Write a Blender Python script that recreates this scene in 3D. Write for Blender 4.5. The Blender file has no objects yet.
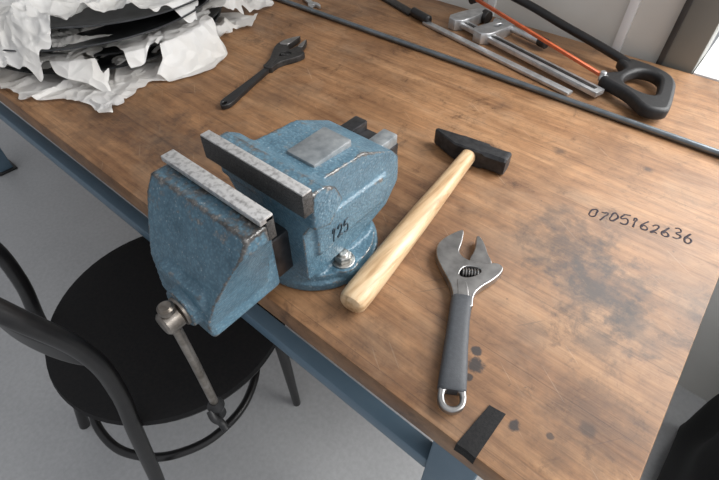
import bpy, bmesh, math, random
from mathutils import Vector, Matrix, noise
random.seed(4)
TZ=0.8
COL=bpy.context.collection
# ------------------------------------------------------------ materials
def newmat(name):
    m=bpy.data.materials.new(name); m.use_nodes=True
    nt=m.node_tree; b=nt.nodes['Principled BSDF']; return m,nt,b
def N(nt,t,**k):
    n=nt.nodes.new(t)
    for a,v in k.items(): setattr(n,a,v)
    return n
def L(nt,a,b): nt.links.new(a,b)
def ramp(nt,fac,stops):
    r=N(nt,'ShaderNodeValToRGB'); e=r.color_ramp.elements
    e[0].position=stops[0][0]; e[0].color=(*stops[0][1],1)
    e[1].position=stops[-1][0]; e[1].color=(*stops[-1][1],1)
    for p,c in stops[1:-1]:
        x=e.new(p); x.color=(*c,1)
    L(nt,fac,r.inputs['Fac']); return r.outputs['Color']
def math_(nt,op,a,b=None,c=None,clamp=False):
    n=N(nt,'ShaderNodeMath',operation=op,use_clamp=clamp)
    for i,v in enumerate((a,b,c)):
        if v is None: continue
        if isinstance(v,(int,float)): n.inputs[i].default_value=v
        else: L(nt,v,n.inputs[i])
    return n.outputs[0]
def mix(nt,fac,a,b,mode='MIX'):
    n=N(nt,'ShaderNodeMix',data_type='RGBA',blend_type=mode)
    if isinstance(fac,(int,float)): n.inputs['Factor'].default_value=fac
    else: L(nt,fac,n.inputs['Factor'])
    for i,v in ((6,a),(7,b)):
        if isinstance(v,tuple): n.inputs[i].default_value=(*v,1)
        else: L(nt,v,n.inputs[i])
    return n.outputs[2]
def noise_(nt,scale,detail=4,rough=.5,vec=None,mapscale=None,dist=0,rot=0):
    tc=N(nt,'ShaderNodeTexCoord'); v=tc.outputs['Object']
    if rot:
        m0=N(nt,'ShaderNodeMapping'); m0.inputs['Rotation'].default_value=(0,0,rot); L(nt,v,m0.inputs['Vector']); v=m0.outputs[0]
    if mapscale:
        mp=N(nt,'ShaderNodeMapping'); mp.inputs['Scale'].default_value=mapscale; L(nt,v,mp.inputs['Vector']); v=mp.outputs[0]
    n=N(nt,'ShaderNodeTexNoise'); n.inputs['Scale'].default_value=scale; n.inputs['Detail'].default_value=detail
    n.inputs['Roughness'].default_value=rough; n.inputs['Distortion'].default_value=dist
    L(nt,v,n.inputs['Vector']); return n.outputs['Fac']
def bump(nt,b,h,strength=.3,dist=.001):
    n=N(nt,'ShaderNodeBump'); n.inputs['Strength'].default_value=strength; n.inputs['Distance'].default_value=dist
    L(nt,h,n.inputs['Height']); L(nt,n.outputs[0],b.inputs['Normal'])
def simple(name,c1,c2=None,rough=.5,metal=0,scale=60,bumpy=0,lo=.35,hi=.7,spec=None):
    m,nt,b=newmat(name)
    c2=c2 or tuple(x*.75 for x in c1)
    f=noise_(nt,scale)
    L(nt,ramp(nt,f,[(lo,c1),(hi,c2)]),b.inputs['Base Color'])
    b.inputs['Roughness'].default_value=rough; b.inputs['Metallic'].default_value=metal
    if spec is not None: b.inputs['Specular IOR Level'].default_value=spec
    if bumpy: bump(nt,b,noise_(nt,scale*3),bumpy)
    return m

def wood_top():
    m,nt,b=newmat('worn_bench_wood')
    tc=N(nt,'ShaderNodeTexCoord'); sp=N(nt,'ShaderNodeSeparateXYZ'); L(nt,tc.outputs['Object'],sp.inputs[0])
    X,Y=sp.outputs[0],sp.outputs[1]
    yy=math_(nt,'MULTIPLY',Y,1/0.085); row=math_(nt,'FLOOR',yy); fr=math_(nt,'FRACT',yy)
    wn=N(nt,'ShaderNodeTexWhiteNoise',noise_dimensions='1D'); L(nt,row,wn.inputs['W'])
    seam=math_(nt,'LESS_THAN',fr,.008)
    g1=noise_(nt,1,6,.68,mapscale=(8,130,30),dist=.8)
    g2=noise_(nt,1,5,.6,mapscale=(2.6,22,10),dist=1.7)
    g3=noise_(nt,1,4,.7,mapscale=(18,420,30),dist=.3)
    blot=noise_(nt,4.5,6,.62,dist=.3)
    blot2=noise_(nt,17,8,.75,dist=.6)
    blot3=noise_(nt,60,6,.75,dist=.5)
    pale=noise_(nt,1,6,.65,mapscale=(8,13,10),dist=.8)
    speck=noise_(nt,130,3,.6)
    base=ramp(nt,g2,[(.3,(.205,.100,.044)),(.5,(.292,.153,.071)),(.72,(.375,.212,.106))])
    base=mix(nt,.55,base,ramp(nt,g1,[(.32,(.50,.46,.43)),(.60,(1.05,1.05,1.05))]),'MULTIPLY')
    base=mix(nt,.45,base,ramp(nt,g3,[(.32,(.55,.51,.48)),(.52,(1.03,1.03,1.03))]),'MULTIPLY')
    tint=math_(nt,'MULTIPLY_ADD',wn.outputs[0],.12,.93)
    cb=N(nt,'ShaderNodeCombineXYZ'); [L(nt,tint,cb.inputs[i]) for i in range(3)]
    base=mix(nt,1.0,base,cb.outputs[0],'MULTIPLY')
    base=mix(nt,1.0,base,ramp(nt,blot,[(.34,(.52,.48,.46)),(.52,(1,1,1))]),'MULTIPLY')
    base=mix(nt,.9,base,ramp(nt,blot2,[(.31,(.28,.25,.24)),(.43,(.95,.95,.95)),(.70,(1.2,1.18,1.15))]),'MULTIPLY')
    base=mix(nt,.5,base,ramp(nt,blot3,[(.30,(.45,.42,.41)),(.46,(1,1,1)),(.75,(1.15,1.15,1.15))]),'MULTIPLY')
    pf=N(nt,'ShaderNodeMapRange',clamp=True); L(nt,pale,pf.inputs[0]); pf.inputs[1].default_value=.50; pf.inputs[2].default_value=.74; pf.inputs[4].default_value=.30
    base=mix(nt,pf.outputs[0],base,(.42,.295,.19))
    sk=N(nt,'ShaderNodeMapRange',clamp=True); L(nt,speck,sk.inputs[0]); sk.inputs[1].default_value=.68; sk.inputs[2].default_value=.74; sk.inputs[4].default_value=.55
    base=mix(nt,sk.outputs[0],base,(.05,.033,.022))
    for rot,lo,col,amt in ((.6,.735,(.48,.36,.25),.22),(-.9,.73,(.06,.04,.03),.35)):
        s=noise_(nt,1,1,.4,mapscale=(11,330,1),rot=rot)
        sr=N(nt,'ShaderNodeMapRange',clamp=True); L(nt,s,sr.inputs[0]); sr.inputs[1].default_value=lo; sr.inputs[2].default_value=lo+.02; sr.inputs[4].default_value=amt
        base=mix(nt,sr.outputs[0],base,col)
    base=mix(nt,math_(nt,'MULTIPLY',seam,.5),base,(.05,.026,.013))
    nz=noise_(nt,38,6,.72)
    def stain_shade(cx,cy,r,strength,col=(.030,.022,.020),sx=1,sy=1,soft=.6,wob=.7):
        nonlocal base
        dx=math_(nt,'MULTIPLY',math_(nt,'SUBTRACT',X,cx),1/sx); dy=math_(nt,'MULTIPLY',math_(nt,'SUBTRACT',Y,cy),1/sy)
        d=math_(nt,'SQRT',math_(nt,'ADD',math_(nt,'MULTIPLY',dx,dx),math_(nt,'MULTIPLY',dy,dy)))
        d=math_(nt,'DIVIDE',d,r); d=math_(nt,'ADD',d,math_(nt,'MULTIPLY',math_(nt,'SUBTRACT',nz,.5),wob*3))
        mr=N(nt,'ShaderNodeMapRange',clamp=True); L(nt,d,mr.inputs[0]); mr.inputs[1].default_value=1-soft; mr.inputs[2].default_value=1
        mr.inputs[3].default_value=strength; mr.inputs[4].default_value=0
        base=mix(nt,mr.outputs[0],base,col)
    stain_shade(.000,.400,.066,.74,sx=1.1,sy=1.0,soft=.85,wob=1)
    stain_shade(.012,.385,.034,.6,soft=.8,wob=1)
    stain_shade(-.045,.43,.055,.6,sx=1.3,soft=.85,wob=1)
    stain_shade(.05,.37,.035,.6,soft=.8,wob=1)
    stain_shade(.03,.33,.035,.5,soft=.8,wob=1)
    stain_shade(-.052,.232,.009,.97,soft=.3)
    stain_shade(-.059,.246,.006,.97,soft=.3)
    stain_shade(-.050,.218,.004,.95,soft=.3)
    stain_shade(.003,.204,.007,.97,soft=.3)
    stain_shade(.052,.24,.009,.5,soft=.5)
    stain_shade(.030,.215,.004,.8,soft=.3)
    stain_shade(-.075,.47,.035,.5,soft=.9,wob=1)
    stain_shade(.05,.25,.055,.45,soft=.9,wob=1)
    stain_shade(-.03,.30,.025,.4,soft=.9)
    stain_shade(-.48,.225,.02,.5,soft=.7)
    stain_shade(-.70,.25,.10,.55,sx=1.5,soft=.95)  # this grime and the next also paint the dimmer left front darker
    stain_shade(-.50,.26,.12,.5,soft=.95)
    stain_shade(-.40,.19,.06,.5,sx=1.6,soft=.9)
    stain_shade(-.55,.45,.07,.4,soft=.9)
    stain_shade(-.62,.30,.025,.5,soft=.9)
    stain_shade(-.13,.60,.012,.6,soft=.7)
    stain_shade(-.02,.64,.008,.7,soft=.7)
    stain_shade(-.25,.66,.02,.4,soft=.9)
    stain_shade(-.14,.185,.04,.45,sx=1.8,soft=.9)
    stain_shade(-.02,.18,.03,.4,sx=2,soft=.9)
    L(nt,base,b.inputs['Base Color'])
    L(nt,ramp(nt,blot,[(.3,(.40,)*3),(.7,(.56,)*3)]),b.inputs['Roughness'])
    b.inputs['Specular IOR Level'].default_value=.45
    bump(nt,b,math_(nt,'SUBTRACT',math_(nt,'ADD',g1,g3),math_(nt,'MULTIPLY',seam,2)),.25,.0006)
    return m

def cast_paint():
    m,nt,b=newmat('worn_blue_cast_iron')
    tc=N(nt,'ShaderNodeTexCoord'); sp=N(nt,'ShaderNodeSeparateXYZ'); L(nt,tc.outputs['Object'],sp.inputs[0])
    geo=N(nt,'ShaderNodeNewGeometry')
    n1=noise_(nt,30,6,.7); n2=noise_(nt,160,4,.6); n3=noise_(nt,480,3,.6)
    blue=ramp(nt,n1,[(.3,(.066,.132,.178)),(.52,(.108,.200,.262)),(.75,(.150,.260,.325))])
    vo=N(nt,'ShaderNodeTexVoronoi'); vo.inputs['Scale'].default_value=330; L(nt,tc.outputs['Object'],vo.inputs['Vector'])
    blue=mix(nt,.6,blue,ramp(nt,vo.outputs['Distance'],[(.1,(1.25,1.22,1.2)),(.6,(.62,.66,.70))]),'MULTIPLY')
    wearn=math_(nt,'ADD',math_(nt,'MULTIPLY',n1,.6),math_(nt,'MULTIPLY',n2,.4))
    pt=math_(nt,'MULTIPLY',math_(nt,'SUBTRACT',geo.outputs['Pointiness'],.5),4.6)
    hz=math_(nt,'MULTIPLY',math_(nt,'SUBTRACT',sp.outputs[2],.125,),7.0,clamp=True)
    hz2=math_(nt,'MULTIPLY',math_(nt,'SUBTRACT',sp.outputs[2],.115,),9.0,clamp=True)
    fy=math_(nt,'LESS_THAN',sp.outputs[1],.16)
    w=math_(nt,'ADD',math_(nt,'ADD',wearn,pt),math_(nt,'ADD',math_(nt,'MULTIPLY',hz,.38),math_(nt,'MULTIPLY',math_(nt,'MULTIPLY',hz2,fy),.17)))
    wr=N(nt,'ShaderNodeMapRange',clamp=True); L(nt,w,wr.inputs[0]); wr.inputs[1].default_value=.61; wr.inputs[2].default_value=.72
    steel=ramp(nt,n2,[(.35,(.060,.058,.056)),(.58,(.16,.155,.15)),(.75,(.42,.41,.39))])
    c=mix(nt,wr.outputs[0],blue,steel)
    sp1=math_(nt,'GREATER_THAN',n3,.67)
    c=mix(nt,math_(nt,'MULTIPLY',sp1,.55),c,(.48,.52,.54))
    L(nt,c,b.inputs['Base Color'])
    L(nt,math_(nt,'MULTIPLY',wr.outputs[0],.6),b.inputs['Metallic'])
    b.inputs['Roughness'].default_value=.30
    bump(nt,b,math_(nt,'ADD',n2,math_(nt,'MULTIPLY',vo.outputs['Distance'],.8)),.55,.001)
    return m

WOOD=wood_top()
CAST=cast_paint()
JAW=simple('ground_jaw_steel',(.66,.65,.64),(.26,.25,.245),.38,.6,230,.15,lo=.46,hi=.76)
JAWF=simple('knurled_jaw_face',(.05,.048,.047),(.14,.137,.135),.5,.6,700,.6)
ANV=simple('anvil_steel',(.34,.36,.37),(.19,.21,.225),.45,.5,90,.1)
SLIDE=simple('oiled_slide_steel',(.10,.10,.105),(.035,.035,.038),.35,.85,50,.1)
SCREW=simple('spindle_steel',(.34,.31,.28),(.13,.11,.09),.34,.9,80,.1)
GALV=simple('bolt_steel',(.66,.64,.60),(.38,.37,.35),.3,.9,150,.1)
CHROME=simple('satin_chrome',(.42,.41,.405),(.26,.255,.25),.30,.92,70,.04)
DKST=simple('dark_oxide_steel',(.028,.027,.027),(.055,.052,.05),.42,.55,110,.15)
HHEAD=simple('black_hammer_steel',(.018,.019,.021),(.042,.042,.044),.5,.3,110,.2)
GRIP=simple('grey_rubber',(.062,.067,.075),(.050,.054,.061),.55,0,300,.2)
BLK=simple('black_rubber',(.012,.012,.013),(.02,.02,.021),.5,0,200,.1)
BLKP=simple('black_lacquer',(.010,.010,.011),(.016,.015,.015),.33,0,60,.02)
SEAT=simple('black_seat_vinyl',(.007,.007,.008),(.012,.011,.011),.7,0,200,.2,spec=.3)
PAN=simple('grey_steel_pan',(.075,.078,.082),(.045,.047,.05),.35,.7,50,.05)
ALU=simple('zinc_plated_steel',(.66,.67,.68),(.46,.47,.48),.34,.8,60,.06)
ROD=simple('blued_steel_rod',(.22,.245,.265),(.15,.17,.185),.34,.8,60,.06)
BLUEF=simple('blue_frame_paint',(.10,.165,.225),(.115,.18,.24),.42,.0,30,.03)
ORANGE=simple('orange_blade_paint',(.62,.13,.04),(.45,.09,.03),.45,.1,80,.05)
TAPE=simple('black_cloth_tape',(.010,.010,.011),(.020,.019,.019),.75,0,500,.3,spec=.25)
INK=simple('marker_ink',(.016,.013,.022),(.06,.045,.05),.6,0,200,spec=.2)
def paper_mat():
    m,nt,b=newmat('tissue_paper')
    f=noise_(nt,9); L(nt,ramp(nt,f,[(.35,(.90,.89,.87)),(.7,(.84,.81,.76))]),b.inputs['Base Color'])
    b.inputs['Roughness'].default_value=.42
    tr=N(nt,'ShaderNodeBsdfTranslucent'); tr.inputs[0].default_value=(.92,.90,.86,1)
    tp=N(nt,'ShaderNodeBsdfTransparent')
    ms=N(nt,'ShaderNodeMixShader'); ms.inputs[0].default_value=.25
    L(nt,b.outputs[0],ms.inputs[1]); L(nt,tr.outputs[0],ms.inputs[2])
    m2=N(nt,'ShaderNodeMixShader'); m2.inputs[0].default_value=.05; L(nt,ms.outputs[0],m2.inputs[1]); L(nt,tp.outputs[0],m2.inputs[2])
    L(nt,m2.outputs[0],nt.nodes['Material Output'].inputs[0])
    tc=N(nt,'ShaderNodeTexCoord'); n0=N(nt,'ShaderNodeTexNoise'); n0.inputs['Scale'].default_value=14; L(nt,tc.outputs['Object'],n0.inputs['Vector'])
    mv_=N(nt,'ShaderNodeVectorMath',operation='MULTIPLY_ADD'); L(nt,n0.outputs['Color'],mv_.inputs[0]); mv_.inputs[1].default_value=(.08,.08,.08); L(nt,tc.outputs['Object'],mv_.inputs[2])
    vo=N(nt,'ShaderNodeTexVoronoi',feature='F1'); vo.inputs['Scale'].default_value=38; L(nt,mv_.outputs[0],vo.inputs['Vector'])
    bump(nt,b,vo.outputs['Distance'],.9,.006)
    return m
PAPER=paper_mat()
def ash():
    m,nt,b=newmat('ash_handle_wood')
    g=noise_(nt,1,5,.6,mapscale=(150,14,150),dist=.5); g2=noise_(nt,1,3,.5,mapscale=(50,4,50),dist=1)
    c=ramp(nt,g,[(.32,(.46,.29,.15)),(.5,(.66,.47,.28)),(.75,(.76,.59,.39))])
    c=mix(nt,.5,c,ramp(nt,g2,[(.35,(.68,.58,.48)),(.6,(1,1,1))]),'MULTIPLY')
    L(nt,c,b.inputs['Base Color']); b.inputs['Roughness'].default_value=.38
    bump(nt,b,g,.1,.0004); return m
ASH=ash()
def concrete():
    m,nt,b=newmat('grey_concrete_floor')
    f=noise_(nt,1.6,5,.55); f2=noise_(nt,90,3,.6)
    c=ramp(nt,f,[(.3,(.38,.385,.395)),(.7,(.50,.505,.51))])
    c=mix(nt,.35,c,ramp(nt,f2,[(.35,(.72,.72,.72)),(.65,(1.05,1.05,1.05))]),'MULTIPLY')
    L(nt,c,b.inputs['Base Color']); b.inputs['Roughness'].default_value=.4; bump(nt,b,f2,.08,.001); return m
CONC=concrete()
WALL=simple('painted_panel_wall',(.78,.76,.71),(.70,.68,.63),.6,0,6,.02)
FRAME=simple('grey_olive_frame',(.22,.22,.20),(.18,.18,.165),.45,0,8,.02)
DGROOVE=simple('dark_frame_seal',(.035,.035,.035),(.05,.05,.05),.5,0,20)
WHITE=simple('white_window_paint',(.90,.90,.90),(.86,.86,.86),.4,0,8,.01)
# ------------------------------------------------------------ mesh helpers
def obj(name,me,mat,smooth=False,ang=35):
    o=bpy.data.objects.new(name,me); COL.objects.link(o)
    if mat: me.materials.clear(); me.materials.append(mat)
    if smooth:
        for p in me.polygons: p.use_smooth=True
        try: me.set_sharp_from_angle(angle=math.radians(ang))
        except Exception: pass
    return o
def bake(o):
    dg=bpy.context.evaluated_depsgraph_get(); dg.update()
    me=bpy.data.meshes.new_from_object(o.evaluated_get(dg)); me.transform(o.matrix_world)
    bpy.data.objects.remove(o,do_unlink=True)
    return me
def box(name,a,b,mat,bev=.001,seg=2):
    bm=bmesh.new(); bmesh.ops.create_cube(bm,size=1)
    for v in bm.verts:
        v.co=Vector([(a[i]+b[i])/2+v.co[i]*(b[i]-a[i]) for i in range(3)])
    if bev: bmesh.ops.bevel(bm,geom=bm.edges[:],offset=bev,segments=seg,affect='EDGES',profile=.5)
    me=bpy.data.meshes.new(name); bm.to_mesh(me); bm.free()
    return obj(name,me,mat,True,30)
def loft(name,secs,mat,bev=0,seg=2,smooth=True,cap=True):
    bm=bmesh.new(); rows=[[bm.verts.new(p) for p in s] for s in secs]; n=len(secs[0])
    for r0,r1 in zip(rows,rows[1:]):
        for i in range(n): bm.faces.new((r0[i],r0[(i+1)%n],r1[(i+1)%n],r1[i]))
    if cap: bm.faces.new(rows[0][::-1]); bm.faces.new(rows[-1])
    bmesh.ops.recalc_face_normals(bm,faces=bm.faces[:])
    if bev:
        es=[e for e in bm.edges if len(e.link_faces)==2 and e.calc_face_angle(0)>.35]
        bmesh.ops.bevel(bm,geom=es,offset=bev,segments=seg,affect='EDGES',profile=.5)
    me=bpy.data.meshes.new(name); bm.to_mesh(me); bm.free()
    return obj(name,me,mat,smooth,35)
def rect(x0,x1,y0,y1,z): return [(x0,y0,z),(x1,y0,z),(x1,y1,z),(x0,y1,z)]
def rrect(x0,x1,y0,y1,z,r,n=5):
    pts=[]
    for cx,cy,a0 in ((x1-r,y1-r,0),(x0+r,y1-r,90),(x0+r,y0+r,180),(x1-r,y0+r,270)):
        for i in range(n+1):
            a=math.radians(a0+90*i/n); pts.append((cx+r*math.cos(a),cy+r*math.sin(a),z))
    return pts
def prismX(name,yz,x0,x1,mat,bev=0):
    return loft(name,[[(x0,y,z) for y,z in yz],[(x1,y,z) for y,z in yz]],mat,bev)
def cyl(name,p0,p1,r,mat,n=32,bev=.0008,r2=None):
    p0=Vector(p0);p1=Vector(p1);d=(p1-p0); L_=d.length; q=d.to_track_quat('Z','Y')
    r2=r if r2 is None else r2
    secs=[]
    prof=[(r-bev,0),(r,bev),(r2,L_-bev),(r2-bev,L_)] if bev else [(r,0),(r2,L_)]
    for rr,z in prof:
        secs.append([tuple(p0+q@Vector((rr*math.cos(2*math.pi*i/n),rr*math.sin(2*math.pi*i/n),z))) for i in range(n)])
    return loft(name,secs,mat)
def lathe(name,center,prof,mat,n=64):
    secs=[[ (center[0]+r*math.cos(2*math.pi*i/n),center[1]+r*math.sin(2*math.pi*i/n),center[2]+z) for i in range(n)] for r,z in prof]
    return loft(name,secs,mat)
def tube(name,pts,r,mat,closed=False,smooth=True,res=12,radii=None,bres=5):
    cu=bpy.data.curves.new(name,'CURVE'); cu.dimensions='3D'; cu.bevel_depth=r; cu.bevel_resolution=bres; cu.use_fill_caps=True
    if smooth:
        s=cu.splines.new('BEZIER'); s.bezier_points.add(len(pts)-1)
        for i,(bp,p) in enumerate(zip(s.bezier_points,pts)):
            bp.co=p; bp.handle_left_type=bp.handle_right_type='AUTO'
            if radii: bp.radius=radii[i]
        s.resolution_u=res
    else:
        s=cu.splines.new('POLY'); s.points.add(len(pts)-1)
        for i,(bp,p) in enumerate(zip(s.points,pts)):
            bp.co=(*p,1)
            if radii: bp.radius=radii[i]
    s.use_cyclic_u=closed
    o=bpy.data.objects.new(name+'_tmp',cu); COL.objects.link(o)
    me=bake(o); me.name=name
    return obj(name,me,mat,True,50)
def flat(name,polys,z0,z1,mat,M=None,bev=.001):
    cu=bpy.data.curves.new(name,'CURVE'); cu.dimensions='2D'; cu.fill_mode='BOTH'
    for poly in polys:
        s=cu.splines.new('POLY'); s.points.add(len(poly)-1)
        for bp,p in zip(s.points,poly): bp.co=(p[0],p[1],0,1)
        s.use_cyclic_u=True
    h=(z1-z0)/2; cu.extrude=h-bev; cu.bevel_depth=bev; cu.bevel_resolution=2; cu.offset=-bev
    o=bpy.data.objects.new(name+'_tmp',cu); COL.objects.link(o)
    me=bake(o); me.name=name
    me.transform(Matrix.Translation((0,0,(z0+z1)/2)))
    if M is not None: me.transform(M)
    return obj(name,me,mat,True,40)
def smoothpoly(pts,it=1):
    for _ in range(it):
        q=[]
        for i in range(len(pts)):
            a=Vector(pts[i]); b=Vector(pts[(i+1)%len(pts)])
            q+= [tuple(a*.75+b*.25),tuple(a*.25+b*.75)]
        pts=q
    return pts
def cast(name,parts,mat,voxel=.0016,sm=6,fac=.5):
    bm=bmesh.new()
    for p in parts:
        bm.from_mesh(p.data); bpy.data.objects.remove(p,do_unlink=True)
    me=bpy.data.meshes.new(name); bm.to_mesh(me); bm.free()
    o=obj(name+'_t',me,mat)
    r=o.modifiers.new('r','REMESH'); r.mode='VOXEL'; r.voxel_size=voxel
    s=o.modifiers.new('s','SMOOTH'); s.iterations=sm; s.factor=fac
    me2=bake(o); me2.name=name
    o=obj(name,me2,mat)
    for p in me2.polygons: p.use_smooth=True
    return o
def xform(o,M): o.data.transform(M); return o
def group(name,objs):
    e=bpy.data.objects.new(name,None); COL.objects.link(e); e.empty_display_size=.05
    for o in objs: o.parent=e
    return e

# ------------------------------------------------------------ room
box('floor',(-3.2,-2.2,-.85),(2.2,1.6,-.8),CONC,0)
box('wall_back',(-3.2,.99,-.8),(-.104,1.09,1.8),WALL,0)
for i,x in enumerate((-.19,-.46,-1.06,-1.66)):
    box('trim_%d'%(i+1),(x,.980,-.8),(x+.016,.99,1.8),WHITE if i<2 else FRAME,.001)
fr=[box('post',(-.1035,.975,-.8),(-.045,1.08,1.8),FRAME,.003),
    box('seal',(-.106,.972,-.8),(-.096,.980,1.8),DGROOVE,.001),
    box('sill',(-.044,.975,-.03),(2.2,1.30,.0),WHITE,.003),
    box('rail_low',(-.044,1.26,.0),(2.2,1.30,.07),WHITE,.003),
    box('mullion',(1.0,1.26,.07),(1.05,1.30,1.75),WHITE,.003),
    box('rail_top',(-.044,1.26,1.75),(2.2,1.30,1.8),WHITE,.003)]
group('window_1',fr)
box('wall_right',(.001,1.0,-.8),(2.2,1.1,-.031),WALL,0)

# ------------------------------------------------------------ workbench
top=box('top',(-2.2,.16,-.032),(.10,.968,0),WOOD,.0025)
fp=[top]
for i,(x,y) in enumerate(((-.062,.208),(-.062,.88),(-2.12,.208),(-2.12,.88))):
    fp.append(box('leg_%d'%(i+1),(x,y,-.8),(x+.06,y+.05,-.032),BLUEF,.004))
    fp.append(box('foot_%d'%(i+1),(x-.01,y-.01,-.8),(x+.07,y+.06,-.79),BLK,.002))
fp.append(box('rail_front',(-2.07,.214,-.280),(-.062,.240,-.248),BLUEF,.003))
fp.append(box('rail_back',(-2.07,.885,-.280),(-.062,.923,-.248),BLUEF,.003))
fp.append(box('rail_side_1',(-.05,.258,-.280),(-.015,.88,-.248),BLUEF,.003))
fp.append(box('rail_side_2',(-2.11,.258,-.280),(-2.075,.88,-.248),BLUEF,.003))
group('workbench',fp)

# ------------------------------------------------------------ vise
V=[]
body=[]
body.append(prismX('a',[(.185,.118),(.185,.157),(.200,.157),(.214,.148),(.222,.13),(.205,.110)],-.326,-.203,None))
body.append(loft('fl',[rect(-.300,-.228,.186,.225,.085),rect(-.324,-.205,.186,.215,.125)],None))
body.append(prismX('b',[(.186,.036),(.186,.146),(.212,.147),(.270,.142),(.316,.119),(.328,.106),(.330,.074),(.310,.050),(.26,.036)],-.308,-.220,None))
body.append(loft('n',[rrect(-.306,-.226,.192,.300,.05,.012),rrect(-.308,-.226,.188,.305,.03,.02),rrect(-.320,-.222,.182,.312,.012,.04)],None))
body.append(prismX('rib',[(.200,.062),(.200,.104),(.305,.098),(.308,.064)],-.313,-.2165,None))
body.append(cyl('d1',(-.272,.250,0.0005),(-.272,.250,.012),.070,None,64,0))
body.append(cyl('d2',(-.272,.250,.012),(-.272,.250,.021),.066,None,64,0))
for lx,ly in ((-.219,.236),(-.325,.236),(-.272,.308)):
    body.append(cyl('lug',(lx,ly,0.0005),(lx,ly,.023),.0165,None,32,0))
V.append(cast('fixed_body',body,CAST,.0015,5))
V.append(box('anvil',(-.271,.2215,.138),(-.236,.2725,.1490),ANV,.002))
V.append(box('fixed_jaw_plate',(-.3275,.1745,.141),(-.2020,.1855,.1640),JAWF,.0006))
V.append(box('fixed_jaw_top',(-.3275,.1750,.1635),(-.2020,.1850,.1655),JAW,.0007))
V.append(box('slide_rear',(-.290,.298,.070),(-.232,.344,.108),SLIDE,.002))
V.append(box('slide_rear_rib',(-.291,.308,.106),(-.274,.343,.119),SLIDE,.002))
V.append(box('slide_rear_cap',(-.252,.308,.106),(-.233,.343,.119),ANV,.002))
for lx,ly in ((-.219,.236),(-.325,.236)):
    V.append(cyl('washer',(lx,ly,.0225),(lx,ly,.025),.0125,GALV,32,.0005))
    V.append(cyl('bolt_head',(lx,ly,.025),(lx,ly,.033),.0092,GALV,6,.001))
    V.append(cyl('bolt_tip',(lx,ly,.032),(lx,ly,.036),.0052,GALV,20,.0008))
mv=[]
mv.append(loft('m1',[rect(-.288,-.240,.084,.15,.046),rect(-.300,-.233,.082,.15,.066),rect(-.316,-.226,.090,.150,.092),rect(-.320,-.216,.100,.150,.118),rect(-.326,-.206,.112,.144,.142),rect(-.327,-.206,.122,.142,.157)],None))
mv.append(box('m2',(-.297,.084,.036),(-.237,.166,.098),None,.004))
mv.append(cyl('m3',(-.262,.076,.070),(-.262,.09,.070),.019,None,32,0))
V.append(cast('moving_jaw',mv,CAST,.0015,4))
V.append(box('moving_jaw_plate',(-.3275,.1405,.141),(-.2055,.1480,.1640),JAWF,.0006))
V.append(box('moving_jaw_top',(-.3275,.1350,.1600),(-.2055,.1478,.1655),JAW,.0007))
V.append(box('slide',(-.291,.150,.040),(-.241,.20,.094),SLIDE,.003))
V.append(cyl('spindle_collar',(-.260,.073,.071),(-.260,.078,.071),.0140,SCREW))
V.append(cyl('spindle_head',(-.257,.056,.073),(-.257,.073,.073),.0105,SCREW,32,.002))
V.append(tube('tommy_bar',[(-.257,.065,.088),(-.257,.065,.0),(-.258,.064,-.098)],.0045,SCREW,smooth=False))
V.append(cyl('bar_knob_top',(-.257,.065,.083),(-.257,.065,.092),.0070,SCREW,24,.002))
V.append(tube('bar_knob_end',[(-.258,.064,-.086),(-.258,.064,-.096),(-.258,.063,-.104),(-.257,.062,-.114),(-.256,.062,-.120)],.0080,BLK,radii=[.7,1.2,.95,1.1,.5]))
V.append(tube('bar_cord',[(-.258,.056,-.096),(-.250,.054,-.101),(-.245,.057,-.110),(-.236,.056,-.114)],.0042,BLK))
def digits(txt,pitch,w,h,o,ux,uy,r,mat,name,jit=0,slant=0,wav=0):
    G={'0':[[(.62,1.02),(.2,.9),(0,.45),(.12,.08),(.5,-.02),(.88,.2),(1,.6),(.80,.92),(.50,1.03)]],
       '1':[[(.25,.72),(.6,1.05),(.52,.5),(.42,-.05)]],
       '2':[[(.05,.75),(.3,1),(.8,.95),(.85,.62),(.40,.25),(.0,.0),(.4,.10),(1.05,.0)]],
       '3':[[(.1,.95),(.6,1),(.85,.75),(.4,.52),(.9,.35),(.65,.02),(.05,.05)]],
       '5':[[(.25,.97),(.12,.55),(.6,.6),(.9,.35),(.6,-.03),(.05,.03)],[(.22,.97),(1.0,1.06)]],
       '6':[[(.80,1.08),(.3,.7),(.03,.3),(.35,-.02),(.88,.1),(.85,.42),(.4,.5),(.10,.25)]],
       '7':[[(.02,.90),(.5,.96),(1.02,1.0),(.65,.5),(.35,-.08)]]}
    res=[]
    for i,ch in enumerate(txt):
        sc=1+random.uniform(-1,1)*wav; dy=random.uniform(-1,1)*wav*h*.7
        for st in G[ch]:
            pts=[]
            for x,y in st:
                jx,jy=random.uniform(-jit,jit),random.uniform(-jit,jit)
                pts.append(tuple(Vector(o)+Vector(ux)*(i*pitch+x*w*sc+y*h*slant+jx)+Vector(uy)*(y*h*sc+dy+jy)))
            rd=[random.uniform(.7,1.2) for _ in pts]
            res.append(tube(name+'_%d'%(i+1),pts,r,mat,res=5,bres=2,radii=rd))
    return res
DBLUE=simple('raised_digit_paint',(.015,.03,.045),(.03,.055,.075),.4,.1,200)
V+=digits('125',.0090,.0062,.015,(-.2165,.218,.068),(0,1,.0),(0,0,1),.0011,DBLUE,'raised_digit')
group('bench_vise',V)

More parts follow.
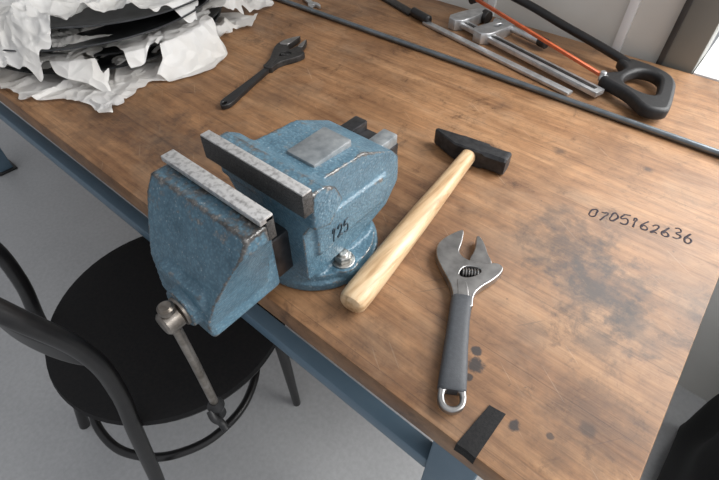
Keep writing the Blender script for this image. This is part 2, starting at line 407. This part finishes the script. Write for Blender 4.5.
# ------------------------------------------------------------ adjustable wrenches
def wrench(name,M,gripmat,headmat,endmat,flatgrip=False,sc=(1,1,1)):
    S=Matrix.Diagonal((.001*sc[0],.001*sc[1],.001*sc[2],1)); P=[]
    body=[(104,5),(118,4.5),(130,2),(140,-3),(150,-8),(160,-13),(168,-16),(177,-17),(186,-15.5),(194,-11),(203,-3),(212,8),(213.5,11.5),(209,12.8),(200,11.8),(190,10.5),(181,8),(175.5,9),(170,14),(167.5,20),(166,30),(166.5,40),(169,48),(167,54),(161,56.5),(152,51.5),(143,44),(134,34),(125,27),(116,24.5),(104,24.5)]
    body=smoothpoly(body,1)
    win=smoothpoly([(147,9),(159,15),(159,31),(152,33),(143,21),(143,11)],2)
    P.append(flat('head',[body,win],2.5,13.0,headmat,M@S,1.0))
    recess=[(140,8),(163,8),(163,36),(140,36)]
    P.append(flat('recess_shade',[recess],5,8,DKST,M@S,.3))  # dark plate standing in for the shade inside the worm window
    rib=smoothpoly([(108,9),(125,9),(138,7),(141,12),(138,17),(125,20),(108,20)],1)
    jaw=smoothpoly([(164,20.5),(172,20.5),(182,25),(195,27),(206,27),(208,29.5),(203,33.5),(192,37.5),(180,40),(172,44),(164,44)],1)
    P.append(flat('moving_jaw',[jaw],3.5,12.0,headmat,M@S,.8))
    a=M@S@Vector((152,12,8.5)); b_=M@S@Vector((153,31,8.5)); d=(b_-a)
    P.append(cyl('worm_core',a,b_,.0042,DKST,20,.0004))
    for i in range(6):
        p=a+d*(.06+i*.16); P.append(cyl('worm_thread_%d'%i,p,p+d*.075,.0058,headmat,20,.0004))
    if flatgrip:
        g=[(8,-2),(2,2),(-3,8),(-3,12),(2,18),(8,21),(40,20),(80,19.5),(110,20.5),(110,8),(80,6.5),(40,2)]
        hole=[(4+4.5*math.cos(t),9.5+4.5*math.sin(t)) for t in [i*math.pi/8 for i in range(16)]]
        P.append(flat('handle',[smoothpoly(g,1),hole],3,11,gripmat,M@S,1.5))
        tip=smoothpoly([(176,-14),(190,-12),(203,-2),(211,8),(212,11),(205,11.5),(190,9),(178,6)],1)
        P.append(flat('worn_jaw_face',[tip],4,13.4,CHROME,M@S,.4))
        tip2=smoothpoly([(180,25.5),(205,28),(206,30),(192,36),(180,39)],1)
        P.append(flat('worn_moving_jaw_face',[tip2],4.5,12.4,CHROME,M@S,.4))
    else:
        secs=[]
        for u,c,w,h in ((14,8.3,11.0,5.2),(16,8.4,12.8,6.6),(30,9,12.6,7.4),(60,10.2,11.3,7.6),(90,11.8,10.6,7.2),(110,13.2,10.8,6.8),(118,13.8,10.6,6.4),(120,13.9,9.4,5.0)):
            ring=[]
            for i in range(28):
                t=2*math.pi*i/28; cs,sn=math.cos(t),math.sin(t)
                y=c+w*math.copysign(abs(cs)**.6,cs); z=7.9+h*math.copysign(abs(sn)**.7,sn)
                ring.append(tuple(M@S@Vector((u,y,z))))
            secs.append(ring)
        P.append(loft('grip',secs,gripmat))
        o=smoothpoly([(24,-1),(14,-3.5),(4,-4),(-3,0),(-6,7),(-5,13),(0,19.5),(8,21.5),(16,20.5),(24,18)],1)
        hl=smoothpoly([(15,2.5),(6,1.8),(1,4),(-.5,8.5),(1,13.5),(6,16.3),(15,15)],1)
        P.append(flat('hanging_loop',[o,hl],3.6,11.6,endmat,M@S,1.6))
    P.append(flat('neck_rib',[rib],11,13.6,headmat,M@S,.6))
    return group(name,P)
def frame2(o,u):
    u=Vector((u[0],u[1],0)).normalized(); v=Vector((u.y,-u.x,0))
    return Matrix(((u.x,v.x,0,o[0]),(u.y,v.y,0,o[1]),(0,0,1,o[2]),(0,0,0,1)))
wrench('adjustable_wrench',frame2((-.054,.175,.0),(-.491,.871)),GRIP,CHROME,CHROME)
wrench('adjustable_wrench.001',frame2((-.594,.363,-.002),(-.300,.954)),BLKP,DKST,DKST,True,(1.24,.90,1.0))
# ------------------------------------------------------------ hammer
o0=Vector((-.1800,.2005,0)); hend=Vector((-.2165,.497,0))
hd=(hend-o0).normalized(); hx=Vector((hd.y,-hd.x,0))
H=[]; secs=[]
prof=[(0,.0095,.0085),(.002,.0128,.0115),(.006,.0146,.0130),(.02,.0153,.0136),(.06,.0151,.0135),(.11,.0145,.0130),(.16,.0136,.0122),(.21,.0122,.0115),(.25,.0110,.0110),(.28,.0104,.0108),(.318,.0102,.0108),(.320,.0092,.0098)]
for s,w,h in prof:
    c=o0+hd*s+Vector((0,0,.0142)); ring=[]
    for i in range(28):
        t=2*math.pi*i/28; cs,sn=math.cos(t),math.sin(t)
        ring.append(tuple(c+hx*w*math.copysign(abs(cs)**.85,cs)+Vector((0,0,h*math.copysign(abs(sn)**.85,sn)))))
    secs.append(ring)
H.append(loft('handle',secs,ASH))
hc=o0+hd*.304+Vector((0,0,.0138))
def hsec(x,yc,hy,hz,ch):
    pts=[]
    for a,b in ((-hy+ch,-hz),(hy-ch,-hz),(hy,-hz+ch),(hy,hz-ch),(hy-ch,hz),(-hy+ch,hz),(-hy,hz-ch),(-hy,-hz+ch)):
        pts.append(tuple(hc+hx*x+hd*(a+yc)+Vector((0,0,b))))
    return pts
secs=[hsec(-.060,.009,.0022,.0105,.0012),hsec(-.057,.008,.0035,.0122,.0015),hsec(-.022,.0,.0125,.013,.002),hsec(-.018,0,.013,.0135,.002),hsec(.018,0,.013,.0135,.002),hsec(.022,0,.0125,.013,.004),hsec(.044,0,.0125,.013,.004),hsec(.0485,0,.0125,.013,.003),hsec(.051,0,.0112,.0118,.003)]
H.append(loft('head',secs,HHEAD))
wd=box('wedge',(-.007,-.001,-.004),(.007,.001,.004),ALU,.0003)
Mw=Matrix(((hx.x,hd.x,0,0),(hx.y,hd.y,0,0),(0,0,1,0),(0,0,0,1))); Mw.translation=o0+hd*.3205+Vector((0,0,.0142)); xform(wd,Mw); H.append(wd)
group('hammer',H)

# ------------------------------------------------------------ rod
cyl('metal_rod',(-1.35,.732,.0052),(.098,.732,.0052),.0050,ROD,24,.0008)

# ------------------------------------------------------------ marker writing
T=digits('0705162636',.0117,.0084,.0175,(-.0470,.4995,.0004),(.965,.262,0),(-.262,.965,0),.00115,INK,'numeral',.0008,.14,.15)
for t in T: t.data.transform(Matrix.Diagonal((1,1,.25,1)))
group('handwritten_number',T)
# ------------------------------------------------------------ tape folded over edge
bm=bmesh.new(); path=[(.206,.0008),(.185,.0014),(.166,.0008),(.1592,.0004),(.1588,-.004),(.1590,-.014)]
rows=[]
for k,(y,z) in enumerate(path):
    sh=-.005*(.206-y)/.047
    rows.append([bm.verts.new((-.0225+sh,y,z)),bm.verts.new((-.0155+sh*.6,y+.0006,z+.0003)),bm.verts.new((-.0075+sh*.3,y+.002 if k<3 else y,z))])
for a,b in zip(rows,rows[1:]):
    for i in range(2): bm.faces.new((a[i],a[i+1],b[i+1],b[i]))
me=bpy.data.meshes.new('t'); bm.to_mesh(me); bm.free()
t=obj('tape_strip',me,TAPE); sm=t.modifiers.new('s','SOLIDIFY'); sm.thickness=.0006; sm.offset=1

# ------------------------------------------------------------ chair
C=[]; LR=.0125
seatc=(-.612,.165)
C.append(lathe('seat',(seatc[0],seatc[1],-.35),[(.05,-.022),(.200,-.022),(.218,-.018),(.226,-.008),(.223,.001),(.210,.004),(.16,.002),(.05,.0)],SEAT))
C.append(lathe('seat_rim',(seatc[0],seatc[1],-.378),[(.212,0),(.218,.002),(.218,.022),(.210,.024)],BLKP))
hoop=[(-.455,-.086,-.798),(-.462,-.045,-.58),(-.462,-.012,-.36),(-.468,.006,-.25),(-.470,.006,-.15),(-.478,-.028,-.02),(-.53,-.062,.05),(-.62,-.078,.075),(-.71,-.062,.05),(-.772,-.028,-.02),(-.785,.006,-.15),(-.79,.006,-.25),(-.80,-.012,-.36),(-.818,-.045,-.58),(-.84,-.094,-.798)]
C.append(tube('back_hoop',hoop,LR,BLKP))
inner=[(-.474,.002,-.165),(-.50,-.022,-.145),(-.56,-.046,-.13),(-.625,-.052,-.125),(-.69,-.046,-.13),(-.755,-.022,-.145),(-.782,.002,-.165)]
ib=[[(x,y,z+dz) for x,y,z in inner] for dz in (.026,.013,0,-.013,-.026)]
bm=bmesh.new(); rows=[[bm.verts.new(p) for p in r_] for r_ in ib]
for a,b in zip(rows,rows[1:]):
    for i in range(len(a)-1): bm.faces.new((a[i],a[i+1],b[i+1],b[i]))
me=bpy.data.meshes.new('slat'); bm.to_mesh(me); bm.free(); o=obj('back_slat',me,BLKP,True,60)
q=o.modifiers.new('s','SOLIDIFY'); q.thickness=.009; q2=o.modifiers.new('b','SUBSURF'); q2.levels=2; q2.render_levels=2
C.append(o)
for i,(a,b_) in enumerate((((-.47,.29,-.37),(-.463,.296,-.798)),((-.765,.29,-.37),(-.808,.329,-.798)))):
    C.append(tube('front_leg_%d'%(i+1),[a,b_],.0125,BLKP,smooth=False,radii=[1.15,.8]))
ring=[(-.635+.178*math.cos(t),.115+.178*math.sin(t),-.58) for t in [i*math.pi/6 for i in range(12)]]
C.append(tube('leg_ring',ring,.009,BLKP,closed=True))
group('cafe_chair',C)

# ------------------------------------------------------------ pans & paper
def pan(name,c,r,h,tilt):
    prof=[(.02,0),(r-.045,0),(r-.03,.002),(r-.006,h-.002),(r,h),(r+.003,h+.0015),(r+.001,h+.003),(r-.005,h+.001),(r-.033,.004),(r-.048,.003),(.02,.003)]
    o=lathe(name,(0,0,0),prof,PAN,96)
    o.data.transform(Matrix.Translation(c)@Matrix.Rotation(math.radians(tilt[0]),4,'X')@Matrix.Rotation(math.radians(tilt[1]),4,'Y'))
    return o
PC=(-1.0,.41)
pans=[pan('pan_1',(PC[0],PC[1],.012),.225,.014,(1,1)),pan('pan_2',(PC[0]-.01,PC[1]+.012,.032),.230,.014,(-1,2)),
      pan('pan_3',(PC[0]+.010,PC[1]-.010,.054),.230,.014,(1,-1)),pan('pan_4',(PC[0]-.004,PC[1]+.014,.078),.230,.012,(-1.5,1))]
group('baking_pan_stack',pans)
def crease(p,seed):
    h=0; a=1
    for k in range(4):
        n_=noise.noise(p+Vector((seed+k*17.1,k*3.3,seed)))
        h+=a*(1-abs(n_)*2.6); p=Matrix.Rotation(.9,3,'Z')@(p*1.95); a*=.47
    return h
def paper(name,c,sx,sy,z,rot,seed,amp,drape=None,n=200,fq=9,center=PC):
    bm=bmesh.new(); vs=[]
    for j in range(n+1):
        row=[]
        for i in range(n+1):
            u=i/n-.5; v=j/n-.5
            x=u*sx; y=v*sy
            x+=(noise.noise(Vector((u*5,v*5,seed)))*.07+noise.noise(Vector((u*17,v*17,seed)))*.02)*(abs(u)*2)**2
            y+=(noise.noise(Vector((u*5+9,v*5,seed)))*.07+noise.noise(Vector((u*17+9,v*17,seed)))*.02)*(abs(v)*2)**2
            p=Vector((x*fq,y*fq,seed*1.7))
            w=Vector((noise.noise(p*.8),noise.noise(p*.8+Vector((5,5,5))),0))*.8
            hgt=amp*(crease(p+w,seed)*.55+noise.noise(p*.45)*.9-.35)
            X_=c[0]+x*math.cos(rot)-y*math.sin(rot); Y_=c[1]+x*math.sin(rot)+y*math.cos(rot)
            zz=z+max(hgt,.001)
            if drape:
                rr=math.hypot(X_-center[0],Y_-center[1])
                if rr>drape:
                    zz=z-(rr-drape)*1.3+max(hgt,0.001); zz=max(zz,.004+max(hgt,0)*.8)
            row.append(bm.verts.new((X_,Y_,zz)))
        vs.append(row)
    for j in range(n):
        for i in range(n): bm.faces.new((vs[j][i],vs[j][i+1],vs[j+1][i+1],vs[j+1][i]))
    me=bpy.data.meshes.new(name); bm.to_mesh(me); bm.free()
    return obj(name,me,PAPER,True,24)
ps=[paper('sheet_1',(-.995,.370),.47,.39,.004,.25,3,.028),
    paper('sheet_2',(-.925,.46),.32,.36,.050,.5,5,.026,.245),
    paper('sheet_3',(-1.03,.40),.40,.40,.092,-.2,8,.030,.215),
    paper('sheet_4',(-.96,.28),.30,.20,.046,.6,12,.026,.235)]
group('crumpled_tissue_paper',ps)

# ------------------------------------------------------------ far objects
def seg(name,p0,p1,w,h,z0,mat,bev=.001):
    p0=Vector((p0[0],p0[1],0));p1=Vector((p1[0],p1[1],0)); d=(p1-p0); L_=d.length; d.normalize(); s=Vector((-d.y,d.x,0))
    o=box(name,(0,-w/2,0),(L_,w/2,h),mat,bev)
    return xform(o,Matrix(((d.x,s.x,0,p0.x),(d.y,s.y,0,p0.y),(0,0,1,z0),(0,0,0,1))))
def fclamp(name,p0,p1,z0,side,slide):
    P0=Vector((p0[0],p0[1],0));P1=Vector((p1[0],p1[1],0)); d=(P1-P0).normalized(); s=Vector((-d.y,d.x,0))*side
    g=[seg('bar',p0,p1,.022,.009,z0+.006,ALU,.0012),seg('bar_groove',P0+d*.03,P1-d*.01,.007,.0012,z0+.0148,DKST,.0002)]
    M=Matrix(((s.x,d.x,0,P0.x),(s.y,d.y,0,P0.y),(0,0,1,z0),(0,0,0,1)))
    arm=smoothpoly([(-.022,-.004),(.02,-.006),(.060,.000),(.072,.002),(.072,.020),(.060,.022),(.03,.030),(-.022,.030)],1)
    g.append(flat('fixed_arm',[arm],0,.022,ALU,M,.002))
    g.append(cyl('fixed_pad',P0+s*.060+d*.018+Vector((0,0,z0+.0125)),P0+s*.060+d*.034+Vector((0,0,z0+.0125)),.012,DKST,24,.001))
    Q=P0+d*slide
    M2=Matrix(((s.x,d.x,0,Q.x),(s.y,d.y,0,Q.y),(0,0,1,z0),(0,0,0,1)))
    arm2=smoothpoly([(-.022,-.014),(.02,-.014),(.055,-.010),(.074,-.012),(.074,.014),(.06,.018),(.03,.024),(-.022,.026)],1)
    hole=smoothpoly([(.022,.0),(.045,.0),(.045,.010),(.022,.012)],1)
    g.append(flat('sliding_arm',[arm2,hole],0,.022,ALU,M2,.002))
    g.append(cyl('screw',Q+s*.062-d*.03+Vector((0,0,z0+.0115)),Q+s*.062+d*.085+Vector((0,0,z0+.0115)),.0060,ALU,20,.0008))
    g.append(cyl('screw_handle',Q+s*.062+d*.085+Vector((0,0,z0+.0135)),Q+s*.062+d*.105+Vector((0,0,z0+.0135)),.0090,DKST,20,.002))
    return group(name,g)
fclamp('bar_clamp',(-.475,.876),(-.140,.776),0,1,.080)
group('steel_flat_bar',[seg('bar',(-.525,.840),(-.180,.757),.014,.006,.001,ALU,.0012)])
A0=Vector((-.142,.808,0)); D=Vector((-.975,.222,0)).normalized(); Sd=Vector((.222,.975,0)).normalized()
def hp(a,b,z): p=A0+D*a+Sd*b; return (p.x,p.y,z)
Mh=Matrix(((D.x,Sd.x,0,A0.x),(D.y,Sd.y,0,A0.y),(0,0,1,0),(0,0,0,1)))
outer=smoothpoly([(.014,-.010),(.014,.016),(.002,.03),(.004,.058),(.03,.070),(.03,.088),(-.02,.098),(-.055,.092),(-.076,.072),(-.090,.040),(-.106,.0),(-.112,-.022),(-.085,-.042),(-.05,-.020),(-.02,-.014)],2)
inn=smoothpoly([(-.014,.008),(-.012,.060),(-.03,.074),(-.052,.068),(-.066,.035),(-.078,.004),(-.05,-.002)],2)
g=[flat('handle',[outer,inn],.006,.026,BLK,Mh,.006)]
g.append(tube('frame',[hp(.01,.078,.020),hp(.04,.080,.024),hp(.15,.081,.038),hp(.26,.081,.052),hp(.300,.074,.056),hp(.308,.055,.057),hp(.308,.02,.057),hp(.308,-.006,.057)],.0075,BLKP,res=8))
bl=seg('blade',(0,0),(1,0),.012,.0012,0,ORANGE,.0002)
a=Vector(hp(-.005,0,.018)); b_=Vector(hp(.308,0,.058)); dd=(b_-a); Ld=dd.length; xx=dd.normalized(); zz_=Vector((0,0,1)); ss=zz_.cross(xx).normalized(); zz_=xx.cross(ss)
xform(bl,Matrix(((xx.x*Ld,ss.x*.5,zz_.x*4,a.x),(xx.y*Ld,ss.y*.5,zz_.y*4,a.y),(xx.z*Ld,ss.z*.5,zz_.z*4,a.z),(0,0,0,1))))
g.append(bl); g.append(cyl('blade_pin',hp(.012,0,.014),hp(.012,0,.030),.005,ALU,16))
g.append(cyl('tension_nut',hp(-.01,0,.018),hp(.014,0,.020),.007,ALU,16))
group('hacksaw',g)
fg=[seg('blade',(-.70,.905),(-.57,.860),.022,.005,.001,DKST,.001),cyl('tang_handle',(-.57,.860,.009),(-.515,.842,.009),.009,BLKP,20,.003)]
group('metal_file',fg)
sg=[seg('shank',(-.90,.815),(-.77,.760),.012,.005,.002,ALU,.001)]
Ms=frame2((-.77,.760,0),(.92,-.39)); sp_o=smoothpoly([(-.004,-.006),(.008,-.013),(.024,-.012),(.026,-.006),(.012,-.005),(.010,0),(.012,.005),(.026,.006),(.024,.012),(.008,.013),(-.004,.006)],1)
sg.append(flat('open_jaw',[sp_o],.001,.008,ALU,Ms,.001)); group('open_end_spanner',sg)

# ------------------------------------------------------------ bag with cables at right of the bench
def bag():
    bm=bmesh.new(); bmesh.ops.create_cube(bm,size=1); bmesh.ops.subdivide_edges(bm,edges=bm.edges[:],cuts=12,use_grid_fill=True)
    for v in bm.verts:
        c=v.co.copy(); n_=noise.noise(c*3.2)*.09+noise.noise(c*9)*.02
        c*=1-.10*(abs(c.x)**3+abs(c.y)**3)*2
        c+=c.normalized()*n_
        v.co=Vector((.54+c.x*.44,.62+c.y*.56,-.62+c.z*.36))
    for v in bm.verts: v.co.z=max(v.co.z,-.799)
    me=bpy.data.meshes.new('bag'); bm.to_mesh(me); bm.free()
    o=obj('bag_body',me,SEAT,True,60); m=o.modifiers.new('s','SUBSURF'); m.levels=1; m.render_levels=1; return o
bg=[bag()]
BRS=simple('brown_strap',(.10,.06,.04),(.06,.04,.03),.6)
for k in range(5):
    pts=[]
    for i in range(12):
        t=i*.9+k; pts.append((.41+.03*k+.09*math.cos(t)+random.uniform(-.01,.01),.52+.13*math.sin(t)*(1+.2*k)+random.uniform(-.02,.02),-.43+.008*k+random.uniform(0,.02)))
    bg.append(tube('strap_%d'%(k+1),pts,.006,[BLK,BRS,BLKP,DKST,BLK][k],res=8,bres=3))
group('tool_bag',bg)

for o in bpy.context.scene.objects:
    if o.parent is None: o.location.z+=TZ

# ------------------------------------------------------------ lights & world
w=bpy.data.worlds.new('w'); bpy.context.scene.world=w; w.use_nodes=True; nt=w.node_tree; bgn=nt.nodes['Background']
tc=N(nt,'ShaderNodeTexCoord'); sp=N(nt,'ShaderNodeSeparateXYZ'); L(nt,tc.outputs['Generated'],sp.inputs[0])
dotv=math_(nt,'ADD',math_(nt,'MULTIPLY',sp.outputs[0],.6),math_(nt,'MULTIPLY',sp.outputs[2],.5))
L(nt,ramp(nt,math_(nt,'MULTIPLY_ADD',dotv,.5,.5),[(.2,(.22,.23,.25)),(.6,(.54,.55,.57)),(1,(1.0,1.01,1.04))]),bgn.inputs['Color'])
bgn.inputs['Strength'].default_value=.92
def area(name,loc,target,sx,sy,power,col=(1,1,1)):
    l=bpy.data.lights.new(name,'AREA'); l.shape='RECTANGLE'; l.size=sx; l.size_y=sy; l.energy=power; l.color=col
    o=bpy.data.objects.new(name,l); COL.objects.link(o); o.location=loc
    o.rotation_euler=(Vector(target)-Vector(loc)).to_track_quat('-Z','Y').to_euler(); return o
area('window_daylight',(.95,1.36,TZ+.95),(0.0,.3,TZ),2.0,1.5,60,(1,.99,.97))
area('sill_fill_light',(.5,1.13,TZ+1.2),(.5,1.13,TZ),1.0,.2,12,(1,1,1))  # added lamp above the sill, there only to brighten it
# ------------------------------------------------------------ camera
F=465.0; pitch=math.atan(500/465); yaw=math.radians(39.8)
Fh=Vector((-math.sin(yaw),math.cos(yaw),0)); R=Vector((math.cos(yaw),math.sin(yaw),0)); Z=Vector((0,0,1))
fw=Fh*math.cos(pitch)-Z*math.sin(pitch); up=Fh*math.sin(pitch)+Z*math.cos(pitch)
c=bpy.data.cameras.new('camera'); co=bpy.data.objects.new('camera',c); COL.objects.link(co)
c.sensor_width=36; c.lens=36*F/719; c.clip_start=.01
M=Matrix((R,up,-fw)).transposed().to_4x4(); M.translation=Vector((0,0,.4+TZ)); co.matrix_world=M
bpy.context.scene.camera=co
bpy.context.scene.view_settings.view_transform='Standard'
